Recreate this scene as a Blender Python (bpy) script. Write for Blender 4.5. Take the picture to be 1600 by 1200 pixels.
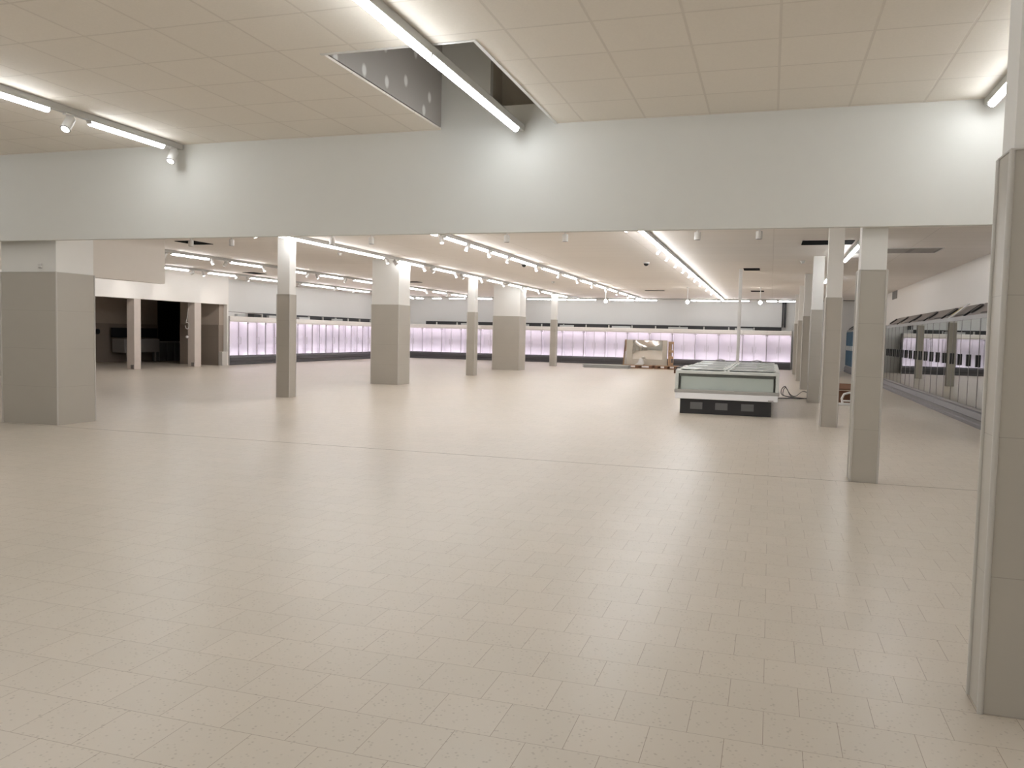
import bpy, bmesh, math, random
from mathutils import Vector, Matrix
random.seed(7)
for o in list(bpy.data.objects): bpy.data.objects.remove(o)
SC = bpy.context.scene
COL = SC.collection
PI = math.pi

# ------------------------------------------------------------------ camera
CAMH = 1.325
def cam_setup():
    f, yaw, pitch, roll = 1280.26, 0.304165, -0.060299, 0.0224777
    cy, sy = math.cos(yaw), math.sin(yaw); cp, sp = math.cos(pitch), math.sin(pitch)
    fwd = Vector((-sy*cp, cy*cp, sp)); r0 = Vector((cy, sy, 0)); u0 = r0.cross(fwd)
    r = math.cos(roll)*r0 + math.sin(roll)*u0
    u = -math.sin(roll)*r0 + math.cos(roll)*u0
    cd = bpy.data.cameras.new('camera'); co = bpy.data.objects.new('camera', cd); COL.objects.link(co)
    co.matrix_world = Matrix(((r.x, u.x, -fwd.x, 0), (r.y, u.y, -fwd.y, 0), (r.z, u.z, -fwd.z, CAMH), (0, 0, 0, 1)))
    cd.sensor_width = 36; cd.sensor_fit = 'HORIZONTAL'; cd.lens = 36*f/1600
    cd.clip_start = 0.05; cd.clip_end = 200
    SC.camera = co
cam_setup()

# ------------------------------------------------------------------ world, exposure, light levels
w = bpy.data.worlds.new('world'); SC.world = w; w.use_nodes = True
w.node_tree.nodes['Background'].inputs[0].default_value = (0.8, 0.85, 0.9, 1)
w.node_tree.nodes['Background'].inputs[1].default_value = 0.02
SC.view_settings.view_transform = 'Standard'; SC.view_settings.look = 'None'
SC.view_settings.gamma = 1; SC.view_settings.exposure = 0.0
SC.view_settings.use_curve_mapping = False
TUBE_NEAR = 29.0      # emission of the front room's tubes
TUBE_FAR = 32.5       # emission of the sales floor's tubes
SPOT_W = 27.0
FRIDGE_LAMP = 16.0

# ------------------------------------------------------------------ materials
def _new(name):
    m = bpy.data.materials.new(name); m.use_nodes = True
    return m, m.node_tree, m.node_tree.nodes['Principled BSDF']
def mat(name, col, rough=0.5, metal=0.0, spec=0.5, noise=0.03, scale=6.0, bump=0.0):
    m, nt, b = _new(name)
    b.inputs['Roughness'].default_value = rough; b.inputs['Metallic'].default_value = metal
    b.inputs['Specular IOR Level'].default_value = spec
    tc = nt.nodes.new('ShaderNodeTexCoord'); n = nt.nodes.new('ShaderNodeTexNoise')
    n.inputs['Scale'].default_value = scale; n.inputs['Detail'].default_value = 3
    nt.links.new(tc.outputs['Object'], n.inputs['Vector'])
    mx = nt.nodes.new('ShaderNodeMix'); mx.data_type = 'RGBA'
    mx.inputs[6].default_value = tuple(c*(1-noise) for c in col)+(1,)
    mx.inputs[7].default_value = tuple(min(1, c*(1+noise)) for c in col)+(1,)
    nt.links.new(n.outputs['Fac'], mx.inputs[0]); nt.links.new(mx.outputs[2], b.inputs['Base Color'])
    if bump:
        bp = nt.nodes.new('ShaderNodeBump'); bp.inputs['Strength'].default_value = bump; bp.inputs['Distance'].default_value = 0.003
        nt.links.new(n.outputs['Fac'], bp.inputs['Height']); nt.links.new(bp.outputs[0], b.inputs['Normal'])
    return m
def emis(name, col, s):
    m, nt, b = _new(name)
    b.inputs['Base Color'].default_value = (0.8, 0.8, 0.8, 1)
    b.inputs['Emission Color'].default_value = tuple(col)+(1,); b.inputs['Emission Strength'].default_value = s
    return m
def glassy(name, tint, ior=1.5, rough=0.02, extra=0.0):
    """thin pane: clear transmission with a mirror reflection that grows towards grazing view (Schlick)"""
    m = bpy.data.materials.new(name); m.use_nodes = True; nt = m.node_tree; nt.nodes.clear()
    out = nt.nodes.new('ShaderNodeOutputMaterial'); mx = nt.nodes.new('ShaderNodeMixShader')
    tr = nt.nodes.new('ShaderNodeBsdfTransparent'); gl = nt.nodes.new('ShaderNodeBsdfGlossy'); lw = nt.nodes.new('ShaderNodeLayerWeight')
    tr.inputs[0].default_value = tuple(tint)+(1,); gl.inputs['Roughness'].default_value = rough
    gl.inputs[0].default_value = (0.9, 0.93, 0.92, 1); lw.inputs[0].default_value = 0.5
    pw = nt.nodes.new('ShaderNodeMath'); pw.operation = 'POWER'; pw.inputs[1].default_value = 5
    f0 = ((ior-1)/(ior+1))**2
    ad = nt.nodes.new('ShaderNodeMath'); ad.operation = 'MULTIPLY_ADD'; ad.inputs[1].default_value = 1-f0; ad.inputs[2].default_value = f0+extra; ad.use_clamp = True
    nt.links.new(lw.outputs['Facing'], pw.inputs[0]); nt.links.new(pw.outputs[0], ad.inputs[0]); nt.links.new(ad.outputs[0], mx.inputs[0])
    nt.links.new(tr.outputs[0], mx.inputs[1]); nt.links.new(gl.outputs[0], mx.inputs[2]); nt.links.new(mx.outputs[0], out.inputs[0])
    return m

def floor_mat():
    m, nt, b = _new('beige_floor_tiles')
    L = nt.links; N = nt.nodes
    g = N.new('ShaderNodeNewGeometry')
    W, H = 0.2455, 0.2535
    mp = N.new('ShaderNodeMapping'); mp.inputs['Location'].default_value = (1.569-W/2+W*200, -3.508+H*100, 0)
    L.new(g.outputs['Position'], mp.inputs['Vector'])
    br = N.new('ShaderNodeTexBrick'); br.offset = 0.5; br.offset_frequency = 2; br.squash = 1
    for k, v in (('Scale', 1), ('Mortar Size', 0.0013), ('Mortar Smooth', 0.2), ('Bias', 0), ('Brick Width', W), ('Row Height', H)):
        br.inputs[k].default_value = v
    br.inputs['Color1'].default_value = (0.60, 0.54, 0.462, 1); br.inputs['Color2'].default_value = (0.625, 0.56, 0.48, 1)
    br.inputs['Mortar'].default_value = (0.36, 0.29, 0.23, 1)
    L.new(mp.outputs[0], br.inputs['Vector'])
    # fine granite-like speckle
    vo = N.new('ShaderNodeTexVoronoi'); vo.inputs['Scale'].default_value = 46
    L.new(g.outputs['Position'], vo.inputs['Vector'])
    r1 = N.new('ShaderNodeValToRGB'); r1.color_ramp.elements[0].position = 0.12; r1.color_ramp.elements[0].color = (0.72, 0.70, 0.68, 1)
    r1.color_ramp.elements[1].position = 0.27; r1.color_ramp.elements[1].color = (1, 1, 1, 1)
    L.new(vo.outputs['Distance'], r1.inputs[0])
    n2 = N.new('ShaderNodeTexNoise'); n2.inputs['Scale'].default_value = 14; n2.inputs['Detail'].default_value = 5
    L.new(g.outputs['Position'], n2.inputs['Vector'])
    r2 = N.new('ShaderNodeValToRGB'); r2.color_ramp.elements[0].position = 0.30; r2.color_ramp.elements[0].color = (0, 0, 0, 1)
    r2.color_ramp.elements[1].position = 0.52; r2.color_ramp.elements[1].color = (1, 1, 1, 1)
    L.new(n2.outputs['Fac'], r2.inputs[0])
    mm = N.new('ShaderNodeMix'); mm.data_type = 'RGBA'; mm.inputs[6].default_value = (1, 1, 1, 1)
    L.new(r2.outputs[0], mm.inputs[0]); L.new(r1.outputs[0], mm.inputs[7])
    mu = N.new('ShaderNodeMix'); mu.data_type = 'RGBA'; mu.blend_type = 'MULTIPLY'; mu.inputs[0].default_value = 0.8
    L.new(br.outputs['Color'], mu.inputs[6]); L.new(mm.outputs[2], mu.inputs[7])
    # broad tonal variation between batches of tile
    n3 = N.new('ShaderNodeTexNoise'); n3.inputs['Scale'].default_value = 0.35; n3.inputs['Detail'].default_value = 2
    L.new(g.outputs['Position'], n3.inputs['Vector'])
    r3 = N.new('ShaderNodeValToRGB'); r3.color_ramp.elements[0].position = 0.35; r3.color_ramp.elements[0].color = (0.97, 0.965, 0.95, 1)
    r3.color_ramp.elements[1].position = 0.65; r3.color_ramp.elements[1].color = (1, 0.985, 0.975, 1)
    L.new(n3.outputs['Fac'], r3.inputs[0])
    mu2 = N.new('ShaderNodeMix'); mu2.data_type = 'RGBA'; mu2.blend_type = 'MULTIPLY'; mu2.inputs[0].default_value = 1
    L.new(mu.outputs[2], mu2.inputs[6]); L.new(r3.outputs[0], mu2.inputs[7])
    L.new(mu2.outputs[2], b.inputs['Base Color'])
    b.inputs['Roughness'].default_value = 0.30; b.inputs['Specular IOR Level'].default_value = 0.45
    rr = N.new('ShaderNodeMapRange'); rr.inputs[3].default_value = 0.26; rr.inputs[4].default_value = 0.40
    L.new(n2.outputs['Fac'], rr.inputs[0]); L.new(rr.outputs[0], b.inputs['Roughness'])
    bp = N.new('ShaderNodeBump'); bp.inputs['Strength'].default_value = 0.35; bp.inputs['Distance'].default_value = 0.002; bp.invert = True
    L.new(br.outputs['Fac'], bp.inputs['Height']); L.new(bp.outputs[0], b.inputs['Normal'])
    return m

def ceiling_mat(name, col, line, px, py, ox, oy, lw=0.012):
    m, nt, b = _new(name); L = nt.links; N = nt.nodes
    g = N.new('ShaderNodeNewGeometry')
    mp = N.new('ShaderNodeMapping'); mp.inputs['Location'].default_value = (-ox+px*100, -oy+py*100, 0)
    L.new(g.outputs['Position'], mp.inputs['Vector'])
    br = N.new('ShaderNodeTexBrick'); br.offset = 0; br.squash = 1
    for k, v in (('Scale', 1), ('Mortar Size', lw), ('Mortar Smooth', 0.4), ('Bias', 0), ('Brick Width', px), ('Row Height', py)):
        br.inputs[k].default_value = v
    br.inputs['Color1'].default_value = tuple(col)+(1,); br.inputs['Color2'].default_value = tuple(c*0.975 for c in col)+(1,)
    br.inputs['Mortar'].default_value = tuple(line)+(1,)
    L.new(mp.outputs[0], br.inputs['Vector'])
    n = N.new('ShaderNodeTexNoise'); n.inputs['Scale'].default_value = 60; L.new(g.outputs['Position'], n.inputs['Vector'])
    mr = N.new('ShaderNodeMapRange'); mr.inputs[3].default_value = 0.96; mr.inputs[4].default_value = 1.03
    L.new(n.outputs['Fac'], mr.inputs[0])
    mu = N.new('ShaderNodeMix'); mu.data_type = 'RGBA'; mu.blend_type = 'MULTIPLY'; mu.inputs[0].default_value = 1
    L.new(br.outputs['Color'], mu.inputs[6]); L.new(mr.outputs[0], mu.inputs[7])
    L.new(mu.outputs[2], b.inputs['Base Color']); b.inputs['Roughness'].default_value = 0.75; b.inputs['Specular IOR Level'].default_value = 0.25
    bp = N.new('ShaderNodeBump'); bp.inputs['Strength'].default_value = 0.3; bp.inputs['Distance'].default_value = 0.003; bp.invert = True
    L.new(br.outputs['Fac'], bp.inputs['Height']); L.new(bp.outputs[0], b.inputs['Normal'])
    return m

def cladding_mat(name, col, joint, zj=0.5):
    """large greige wall tiles: a thin joint every half metre of height"""
    m, nt, b = _new(name); L = nt.links; N = nt.nodes
    g = N.new('ShaderNodeNewGeometry'); s = N.new('ShaderNodeSeparateXYZ'); L.new(g.outputs['Position'], s.inputs[0])
    md = N.new('ShaderNodeMath'); md.operation = 'FLOORED_MODULO'; md.inputs[1].default_value = zj
    L.new(s.outputs['Z'], md.inputs[0])
    lt = N.new('ShaderNodeMath'); lt.operation = 'LESS_THAN'; lt.inputs[1].default_value = 0.003
    L.new(md.outputs[0], lt.inputs[0])
    n = N.new('ShaderNodeTexNoise'); n.inputs['Scale'].default_value = 2.2; n.inputs['Detail'].default_value = 4
    L.new(g.outputs['Position'], n.inputs['Vector'])
    c = N.new('ShaderNodeMix'); c.data_type = 'RGBA'
    c.inputs[6].default_value = tuple(v*0.95 for v in col)+(1,); c.inputs[7].default_value = tuple(v*1.05 for v in col)+(1,)
    L.new(n.outputs['Fac'], c.inputs[0])
    j = N.new('ShaderNodeMix'); j.data_type = 'RGBA'; j.inputs[7].default_value = tuple(joint)+(1,)
    L.new(lt.outputs[0], j.inputs[0]); L.new(c.outputs[2], j.inputs[6]); L.new(j.outputs[2], b.inputs['Base Color'])
    b.inputs['Roughness'].default_value = 0.42; b.inputs['Specular IOR Level'].default_value = 0.4
    return m

def gypsum_mat():
    m, nt, b = _new('grey_plasterboard_with_filler'); L = nt.links; N = nt.nodes
    g = N.new('ShaderNodeNewGeometry'); sp = N.new('ShaderNodeSeparateXYZ'); cb = N.new('ShaderNodeCombineXYZ')
    L.new(g.outputs['Position'], sp.inputs[0]); L.new(sp.outputs['Y'], cb.inputs['X']); L.new(sp.outputs['Z'], cb.inputs['Y'])
    mp = N.new('ShaderNodeMapping'); mp.inputs['Scale'].default_value = (3.0, 2.3, 1); mp.inputs['Location'].default_value = (0.3, 0.2, 0); L.new(cb.outputs[0], mp.inputs[0])
    v = N.new('ShaderNodeTexVoronoi'); v.voronoi_dimensions = '2D'; v.inputs['Scale'].default_value = 1.0; v.inputs['Randomness'].default_value = 0.85; L.new(mp.outputs[0], v.inputs['Vector'])
    r = N.new('ShaderNodeValToRGB'); r.color_ramp.elements[0].position = 0.08; r.color_ramp.elements[0].color = (0.74, 0.73, 0.70, 1)
    r.color_ramp.elements[1].position = 0.15; r.color_ramp.elements[1].color = (0.38, 0.35, 0.32, 1)
    L.new(v.outputs['Distance'], r.inputs[0]); L.new(r.outputs[0], b.inputs['Base Color']); b.inputs['Roughness'].default_value = 0.85
    return m

M = dict(
    floor=floor_mat(),
    ceil_near=ceiling_mat('mineral_ceiling_tiles', (0.90, 0.84, 0.755), (0.79, 0.73, 0.65), 0.6235, 0.635, -0.02, 7.57),
    ceil_far=ceiling_mat('sales_floor_ceiling_tiles', (0.94, 0.88, 0.82), (0.80, 0.74, 0.68), 2.5, 0.625, -0.02, 7.57, 0.008),
    wall=mat('white_wall_paint', (0.75, 0.74, 0.70), 0.7, noise=0.01),
    wall_far=mat('far_wall_paint', (0.74, 0.725, 0.70), 0.7, noise=0.01),
    wall_warm=mat('warm_white_wall_paint', (0.83, 0.79, 0.74), 0.7, noise=0.01),
    soffit=mat('beige_soffit_paint', (0.76, 0.70, 0.63), 0.7, noise=0.01),
    plaster=mat('white_column_plaster', (0.82, 0.80, 0.76), 0.6, noise=0.01),
    clad=cladding_mat('greige_wall_tiles', (0.47, 0.435, 0.38), (0.37, 0.335, 0.29)),
    clad_b=cladding_mat('brown_wall_tiles', (0.27, 0.22, 0.18), (0.18, 0.14, 0.11)),
    trim=mat('pale_corner_profile', (0.56, 0.53, 0.49), 0.35),
    gypsum=gypsum_mat(),
    gypsum_plain=mat('bare_grey_plasterboard', (0.62, 0.57, 0.49), 0.85, noise=0.06),
    rail=mat('grey_white_lacquered_rail', (0.50, 0.49, 0.46), 0.4),
    whitem=mat('white_lacquered_metal', (0.75, 0.73, 0.70), 0.35),
    tube_near=emis('lit_tube_near', (0.93, 0.97, 1.0), TUBE_NEAR),
    tube_far=emis('lit_tube_far', (0.95, 0.97, 1.0), TUBE_FAR),
    lens=emis('lit_spot_lens', (1.0, 0.97, 0.93), 4),
    lens_off=mat('unlit_spot_lens', (0.05, 0.05, 0.05), 0.2),
    bulb=emis('lit_bulb', (1.0, 0.93, 0.85), 40),
    black=mat('black_plastic', (0.018, 0.018, 0.02), 0.4),
    charcoal=mat('charcoal_bumper', (0.075, 0.07, 0.075), 0.45),
    darkmetal=mat('dark_insulated_duct', (0.02, 0.02, 0.022), 0.5),
    cream=mat('cream_lacquered_canopy', (0.80, 0.75, 0.70), 0.4),
    cab_in=mat('white_cabinet_interior', (0.82, 0.79, 0.82), 0.55, noise=0.005),
    cab_out=mat('grey_cabinet_side', (0.33, 0.31, 0.30), 0.45),
    seam=mat('grey_door_edge', (0.20, 0.18, 0.19), 0.4),
    chrome=mat('brushed_steel', (0.42, 0.40, 0.40), 0.3, metal=0.7),
    fr_lamp=emis('cabinet_light', (1.0, 0.935, 0.99), FRIDGE_LAMP),
    fr_glass=glassy('clear_cabinet_glass', (0.94, 0.93, 0.95), 1.35, 0.03),
    mir_glass=glassy('reflective_freezer_glass', (0.30, 0.32, 0.31), 2.3, 0.012, 0.14),
    isl_glass=glassy('grey_green_freezer_glass', (0.90, 0.92, 0.91), 1.5, 0.05, 0.02),
    lid_glass=glassy('sliding_lid_glass', (0.22, 0.24, 0.24), 1.5, 0.06, 0.0),
    frost=mat('frosted_lid_pane', (0.20, 0.22, 0.22), 0.3),
    isl_in=mat('freezer_inner_liner', (0.82, 0.84, 0.83), 0.5),
    isl_white=mat('freezer_white_panel', (0.88, 0.88, 0.90), 0.35),
    isl_grey=mat('freezer_grey_bumper', (0.36, 0.35, 0.33), 0.45),
    isl_frame=mat('freezer_pale_frame', (0.64, 0.66, 0.63), 0.35),
    grille=mat('grey_vent_grille', (0.15, 0.15, 0.15), 0.5),
    bumper_grey=mat('dark_grey_bumper', (0.15, 0.14, 0.145), 0.5),
    frame_grey=mat('grey_door_surround', (0.26, 0.25, 0.24), 0.45),
    steel=mat('galvanised_steel', (0.30, 0.27, 0.26), 0.4, metal=0.5),
    blue=mat('blue_protective_film', (0.03, 0.09, 0.15), 0.6, spec=0.2),
    wood=mat('raw_pallet_wood', (0.42, 0.27, 0.16), 0.8, noise=0.25, scale=20),
    card=mat('brown_cardboard', (0.20, 0.10, 0.06), 0.8, noise=0.08),
    cardpale=mat('pale_cardboard_flap', (0.50, 0.40, 0.30), 0.8),
    frame=mat('cream_board_frame', (0.58, 0.53, 0.45), 0.6),
    mirror=mat('polished_mirror_sheet', (0.75, 0.72, 0.68), 0.06, metal=1.0, noise=0.01),
    sheet=mat('grey_panel_stack', (0.45, 0.45, 0.44), 0.5),
    bag=mat('white_plastic_film', (0.78, 0.76, 0.74), 0.4),
    yellow=mat('yellow_tape', (0.55, 0.45, 0.15), 0.5),
    post=mat('bare_concrete_post', (0.66, 0.58, 0.52), 0.7, noise=0.06),
    slot=mat('dark_air_slot', (0.008, 0.008, 0.008), 0.9, spec=0.05),
    vent=mat('grey_vent_panel', (0.26, 0.24, 0.22), 0.6, noise=0.2, scale=4),
    dome=mat('smoked_dome', (0.03, 0.03, 0.03), 0.15),
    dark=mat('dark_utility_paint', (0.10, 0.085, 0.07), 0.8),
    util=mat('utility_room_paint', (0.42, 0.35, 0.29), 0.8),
)

# ------------------------------------------------------------------ mesh helpers
class MB:
    def __init__(s): s.v = []; s.f = []
    def box(s, x0, x1, y0, y1, z0, z1, mtx=None):
        b = len(s.v)
        vs = [Vector((x, y, z)) for z in (z0, z1) for y in (y0, y1) for x in (x0, x1)]
        if mtx is not None: vs = [mtx @ v for v in vs]
        s.v += vs
        for q in ((0, 2, 3, 1), (4, 5, 7, 6), (0, 1, 5, 4), (2, 6, 7, 3), (0, 4, 6, 2), (1, 3, 7, 5)):
            s.f.append(tuple(b+i for i in q))
        return s
    def prism(s, pts, axis, a0, a1, mtx=None):
        """extrude a polygon given in the two other axes along `axis`"""
        b = len(s.v); n = len(pts)
        for a in (a0, a1):
            for p in pts:
                v = Vector((a, p[0], p[1])) if axis == 'x' else Vector((p[0], a, p[1])) if axis == 'y' else Vector((p[0], p[1], a))
                s.v.append(mtx @ v if mtx is not None else v)
        s.f.append(tuple(b+i for i in range(n))[::-1]); s.f.append(tuple(b+n+i for i in range(n)))
        for i in range(n):
            j = (i+1) % n; s.f.append((b+i, b+j, b+n+j, b+n+i))
        return s
    def cyl(s, p0, p1, r0, r1=None, n=16, caps=True):
        r1 = r0 if r1 is None else r1
        p0 = Vector(p0); p1 = Vector(p1); d = (p1-p0).normalized()
        a = d.orthogonal().normalized(); c = d.cross(a); b = len(s.v)
        for p, r in ((p0, r0), (p1, r1)):
            for i in range(n):
                t = 2*PI*i/n; s.v.append(p+a*math.cos(t)*r+c*math.sin(t)*r)
        for i in range(n):
            j = (i+1) % n; s.f.append((b+i, b+j, b+n+j, b+n+i))
        if caps: s.f.append(tuple(b+i for i in range(n))[::-1]); s.f.append(tuple(b+n+i for i in range(n)))
        return s
    def tube(s, pts, r, n=8):
        pts = [Vector(p) for p in pts]; b = len(s.v); N = len(pts); a = None
        for k, p in enumerate(pts):
            d = (pts[min(k+1, N-1)]-pts[max(k-1, 0)]).normalized()
            a = d.orthogonal().normalized() if a is None else (a-d*a.dot(d)).normalized()
            c = d.cross(a)
            for i in range(n):
                t = 2*PI*i/n; s.v.append(p+a*math.cos(t)*r+c*math.sin(t)*r)
        for k in range(N-1):
            for i in range(n):
                j = (i+1) % n; s.f.append((b+k*n+i, b+k*n+j, b+(k+1)*n+j, b+(k+1)*n+i))
        s.f.append(tuple(b+i for i in range(n))[::-1]); s.f.append(tuple(b+(N-1)*n+i for i in range(n)))
        return s
    def ball(s, c, r, n=12, m=8, sz=1.0, z0=-1.0):
        c = Vector(c); b = len(s.v)
        for k in range(m+1):
            t = PI*k/m; z = math.cos(t)
            for i in range(n):
                u = 2*PI*i/n; s.v.append(c+Vector((r*math.sin(t)*math.cos(u), r*math.sin(t)*math.sin(u), r*sz*max(z, z0))))
        for k in range(m):
            for i in range(n):
                j = (i+1) % n; s.f.append((b+k*n+i, b+(k+1)*n+i, b+(k+1)*n+j, b+k*n+j))
        return s
    def build(s, name, material, parent=None, loc=(0, 0, 0), smooth=False, bevel=0.0):
        me = bpy.data.meshes.new(name)
        me.from_pydata([tuple(v) for v in s.v], [], s.f); me.update()
        bm = bmesh.new(); bm.from_mesh(me)
        bmesh.ops.remove_doubles(bm, verts=bm.verts, dist=1e-6)
        bmesh.ops.recalc_face_normals(bm, faces=bm.faces); bm.to_mesh(me); bm.free()
        me.materials.append(M[material] if isinstance(material, str) else material)
        if smooth:
            for p in me.polygons: p.use_smooth = True
            me.set_sharp_from_angle(angle=math.radians(40))
        o = bpy.data.objects.new(name, me); COL.objects.link(o); o.location = loc
        if parent is not None: o.parent = parent
        if bevel:
            bv = o.modifiers.new('bevel', 'BEVEL'); bv.width = bevel; bv.segments = 2; bv.limit_method = 'ANGLE'
        return o
def tag(o, label, cat, group=None, kind=None):
    o['label'] = label; o['category'] = cat
    if group: o['group'] = group
    if kind: o['kind'] = kind
    return o
def thing(name, label, cat, loc=(0, 0, 0), rz=0.0, group=None):
    o = bpy.data.objects.new(name, None); COL.objects.link(o); o.location = loc; o.rotation_euler = (0, 0, rz)
    o.empty_display_size = 0.1
    return tag(o, label, cat, group)
def struct(name, mb, material, label=None, bevel=0.0):
    o = mb.build(name, material, bevel=bevel); o['kind'] = 'structure'
    if label: o['label'] = label; 
    return o
def copy_tree(o, parent=None):
    c = o.copy(); COL.objects.link(c)
    if parent is not None: c.parent = parent
    for ch in o.children: copy_tree(ch, c)
    return c
ORD = ['first', 'second', 'third', 'fourth', 'fifth', 'sixth', 'seventh', 'eighth', 'ninth', 'tenth', 'eleventh', 'twelfth',
       'thirteenth', 'fourteenth', 'fifteenth', 'sixteenth', 'seventeenth', 'eighteenth', 'nineteenth', 'twentieth', 'twenty-first', 'twenty-second', 'twenty-third', 'twenty-fourth']

# ------------------------------------------------------------------ room shell
ZN, ZF = 3.49, 3.15            # ceiling heights: front room, sales floor
YB0, YB1, ZB = 8.25, 8.335, 2.393   # header wall between them
XL, XR = -18.5, 4.1
YW = 40.05
struct('floor', MB().box(-27, 5.2, -9.5, 41.2, -0.1, 0), 'floor')
HX0, HX1, HY0 = -3.45, -2.19, 5.83   # hole in the front ceiling
c = MB()
c.box(-15, HX0, -9, YB0, ZN, ZN+0.02); c.box(HX1, XR, -9, YB0, ZN, ZN+0.02); c.box(HX0, HX1, -9, HY0, ZN, ZN+0.02)
struct('ceiling', c, 'ceil_near')
struct('ceiling_sales_floor', MB().box(-27, XR+0.1, YB1, YW+0.1, ZF, ZF+0.05), 'ceil_far')
h = MB(); h.box(-15, XR, YB0, YB1, ZB, 3.70); h.box(HX0-0.2, -2.90, YB0, YB1, 3.70, 5.0)
struct('wall_header', h, 'wall')
struct('trim_1', MB().box(HX0-0.012, HX1+0.03, HY0-0.03, HY0, ZN-0.006, ZN+0.03).box(HX1, HX1+0.03, HY0, YB0, ZN-0.006, ZN+0.03), 'whitem')
struct('wall_shaft_left', MB().box(HX0-0.03, HX0, HY0-0.03, YB0, ZN+0.03, 5.0), 'gypsum')
s_ = MB().box(HX1, HX1+0.03, HY0, YB1+0.35, 3.5, 5.0).box(HX0-0.03, HX1+0.03, HY0-0.03, HY0, ZN+0.03, 5.0)
s_.box(-2.93, HX1+0.03, YB1+0.30, YB1+0.35, 3.3, 5.0).box(-2.93, -2.90, YB1, YB1+0.35, 3.3, 5.0).box(HX0-0.03, HX1+0.03, HY0-0.03, YB1+0.35, 5.0, 5.05)
s_.box(-2.93, HX1+0.03, YB1, YB1+0.35, 3.3, 3.34)
struct('wall_shaft_right', s_, 'gypsum_plain')
struct('wall_back', MB().box(-15.1, XR+0.1, -9.1, -9, 0, ZN), 'wall')
struct('wall_left', MB().box(-15.1, -15, -9, YB1, 0, ZN), 'wall')
struct('wall_right', MB().box(XR, XR+0.1, -9, YW, 0, 5.0), 'wall_warm')
struct('wall_far', MB().box(-20.2, XR+0.1, YW, YW+0.1, 0, ZF+0.05), 'wall_far')
struct('wall_left_far', MB().box(-19.45, -19.35, 24.95, YW, 0, ZF), 'wall_far')
# header over the utility-room openings, flush with the cabinet fronts
struct('wall_utility_header', MB().box(XL-0.32, XL, YB1, 24.87, 2.16, ZF), 'wall_warm')
struct('wall_utility_pier', MB().box(XL-0.95, XL, 24.87, 24.95, 0, ZF), 'wall_warm')
struct('wall_utility_side', MB().box(XL-0.32, XL, YB1, 16.6, 0, 2.16), 'clad')
struct('trim_2', MB().box(XL-0.16, XL+0.004, 24.60, 24.868, 0, 0.48), 'trim')
# utility room behind
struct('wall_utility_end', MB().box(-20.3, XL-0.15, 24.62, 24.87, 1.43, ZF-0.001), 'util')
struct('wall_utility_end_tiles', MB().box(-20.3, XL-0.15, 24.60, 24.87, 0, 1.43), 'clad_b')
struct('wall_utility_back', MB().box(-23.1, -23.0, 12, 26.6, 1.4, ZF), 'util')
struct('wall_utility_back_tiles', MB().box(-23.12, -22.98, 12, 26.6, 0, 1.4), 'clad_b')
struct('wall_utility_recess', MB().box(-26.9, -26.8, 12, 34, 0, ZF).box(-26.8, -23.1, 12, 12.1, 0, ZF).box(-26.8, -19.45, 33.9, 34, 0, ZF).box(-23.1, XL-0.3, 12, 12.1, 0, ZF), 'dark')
struct('wall_far_left_return', MB().box(XL, -15.0, YB1-0.1, YB1, 0, ZF), 'wall_warm')
# lowered wall panel near the left
struct('wall_soffit', MB().box(-12.35, -12.2, YB1, 14.33, 2.225, ZF), 'soffit')
# expansion joint strip in the floor
struct('trim_3', MB().box(-15, XR, 8.335, 8.341, 0, 0.0006), mat('joint_sealant', (0.16, 0.13, 0.10), 1.0, spec=0.0))

# ------------------------------------------------------------------ columns
def column(x0, x1, y0, y1, top, label, clad='clad', inset=0.016):
    cx, cy = (x0+x1)/2, (y0+y1)/2
    t = thing('column', label, 'column', (cx, cy, 0))
    a, b = (x1-x0)/2, (y1-y0)/2
    r = 0.009
    MB().box(-a+r, a-r, -b+r, b-r, 0, 2.0).build('tile_cladding', clad, t)
    MB().box(-a+inset, a-inset, -b+inset, b-inset, 2.0, top).build('plaster_shaft', 'plaster', t)
    for sx, sy in ((-1, -1), (1, -1), (-1, 1), (1, 1)):
        m = MB().cyl((sx*(a-r), sy*(b-r), 0), (sx*(a-r), sy*(b-r), 2.0), r*1.12, n=12)
        m.build('corner_profile', 'trim', t, smooth=True)
    MB().box(-a+0.004, a-0.004, -b+0.004, b-0.004, 2.0, 2.006).build('top_profile', 'trim', t)
    return t
column(0.762, 1.012, 3.25, 3.44, ZN, 'nearest column at the right edge, grey tiles below white plaster')
rl = ['narrow tiled column under the header wall at right, first of the right row',
      'narrow tiled column just left of the one under the header, second of right row',
      'darker-looking narrow column third of the right row, beside the coiled cable',
      'fourth narrow tiled column of the right row counted from the header wall',
      'fifth narrow tiled column of the right row, behind the island freezer',
      'farthest narrow tiled column of the right row near the lit fridges']
for k, y in enumerate((8.343, 13.55, 18.8, 23.75, 28.8, 34.2)):
    x0 = (0.762, 0.78, 0.80, 0.81, 0.835, 0.86)[k]
    column(x0, x0+0.255, y, y+0.255, ZF, rl[k])
column(-9.82, -8.868, 8.41, 9.06, ZF, 'wide tiled column at the left edge under the header wall')
column(-9.20, -8.90, 13.88, 14.13, ZF, 'narrow tiled column right of the dark utility openings, nearest of the narrow left row')
column(-9.64, -8.87, 18.70, 19.40, ZF, 'wide tiled column in the middle distance, left of centre')
column(-9.18, -8.90, 24.32, 24.60, ZF, 'narrow tiled column between the two wide middle columns')
column(-9.93, -8.87, 29.05, 29.85, ZF, 'wide tiled column farther back, in front of the lit fridge row')
column(-9.10, -8.83, 34.3, 34.57, ZF, 'narrow tiled column farthest back in the left row')

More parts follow.
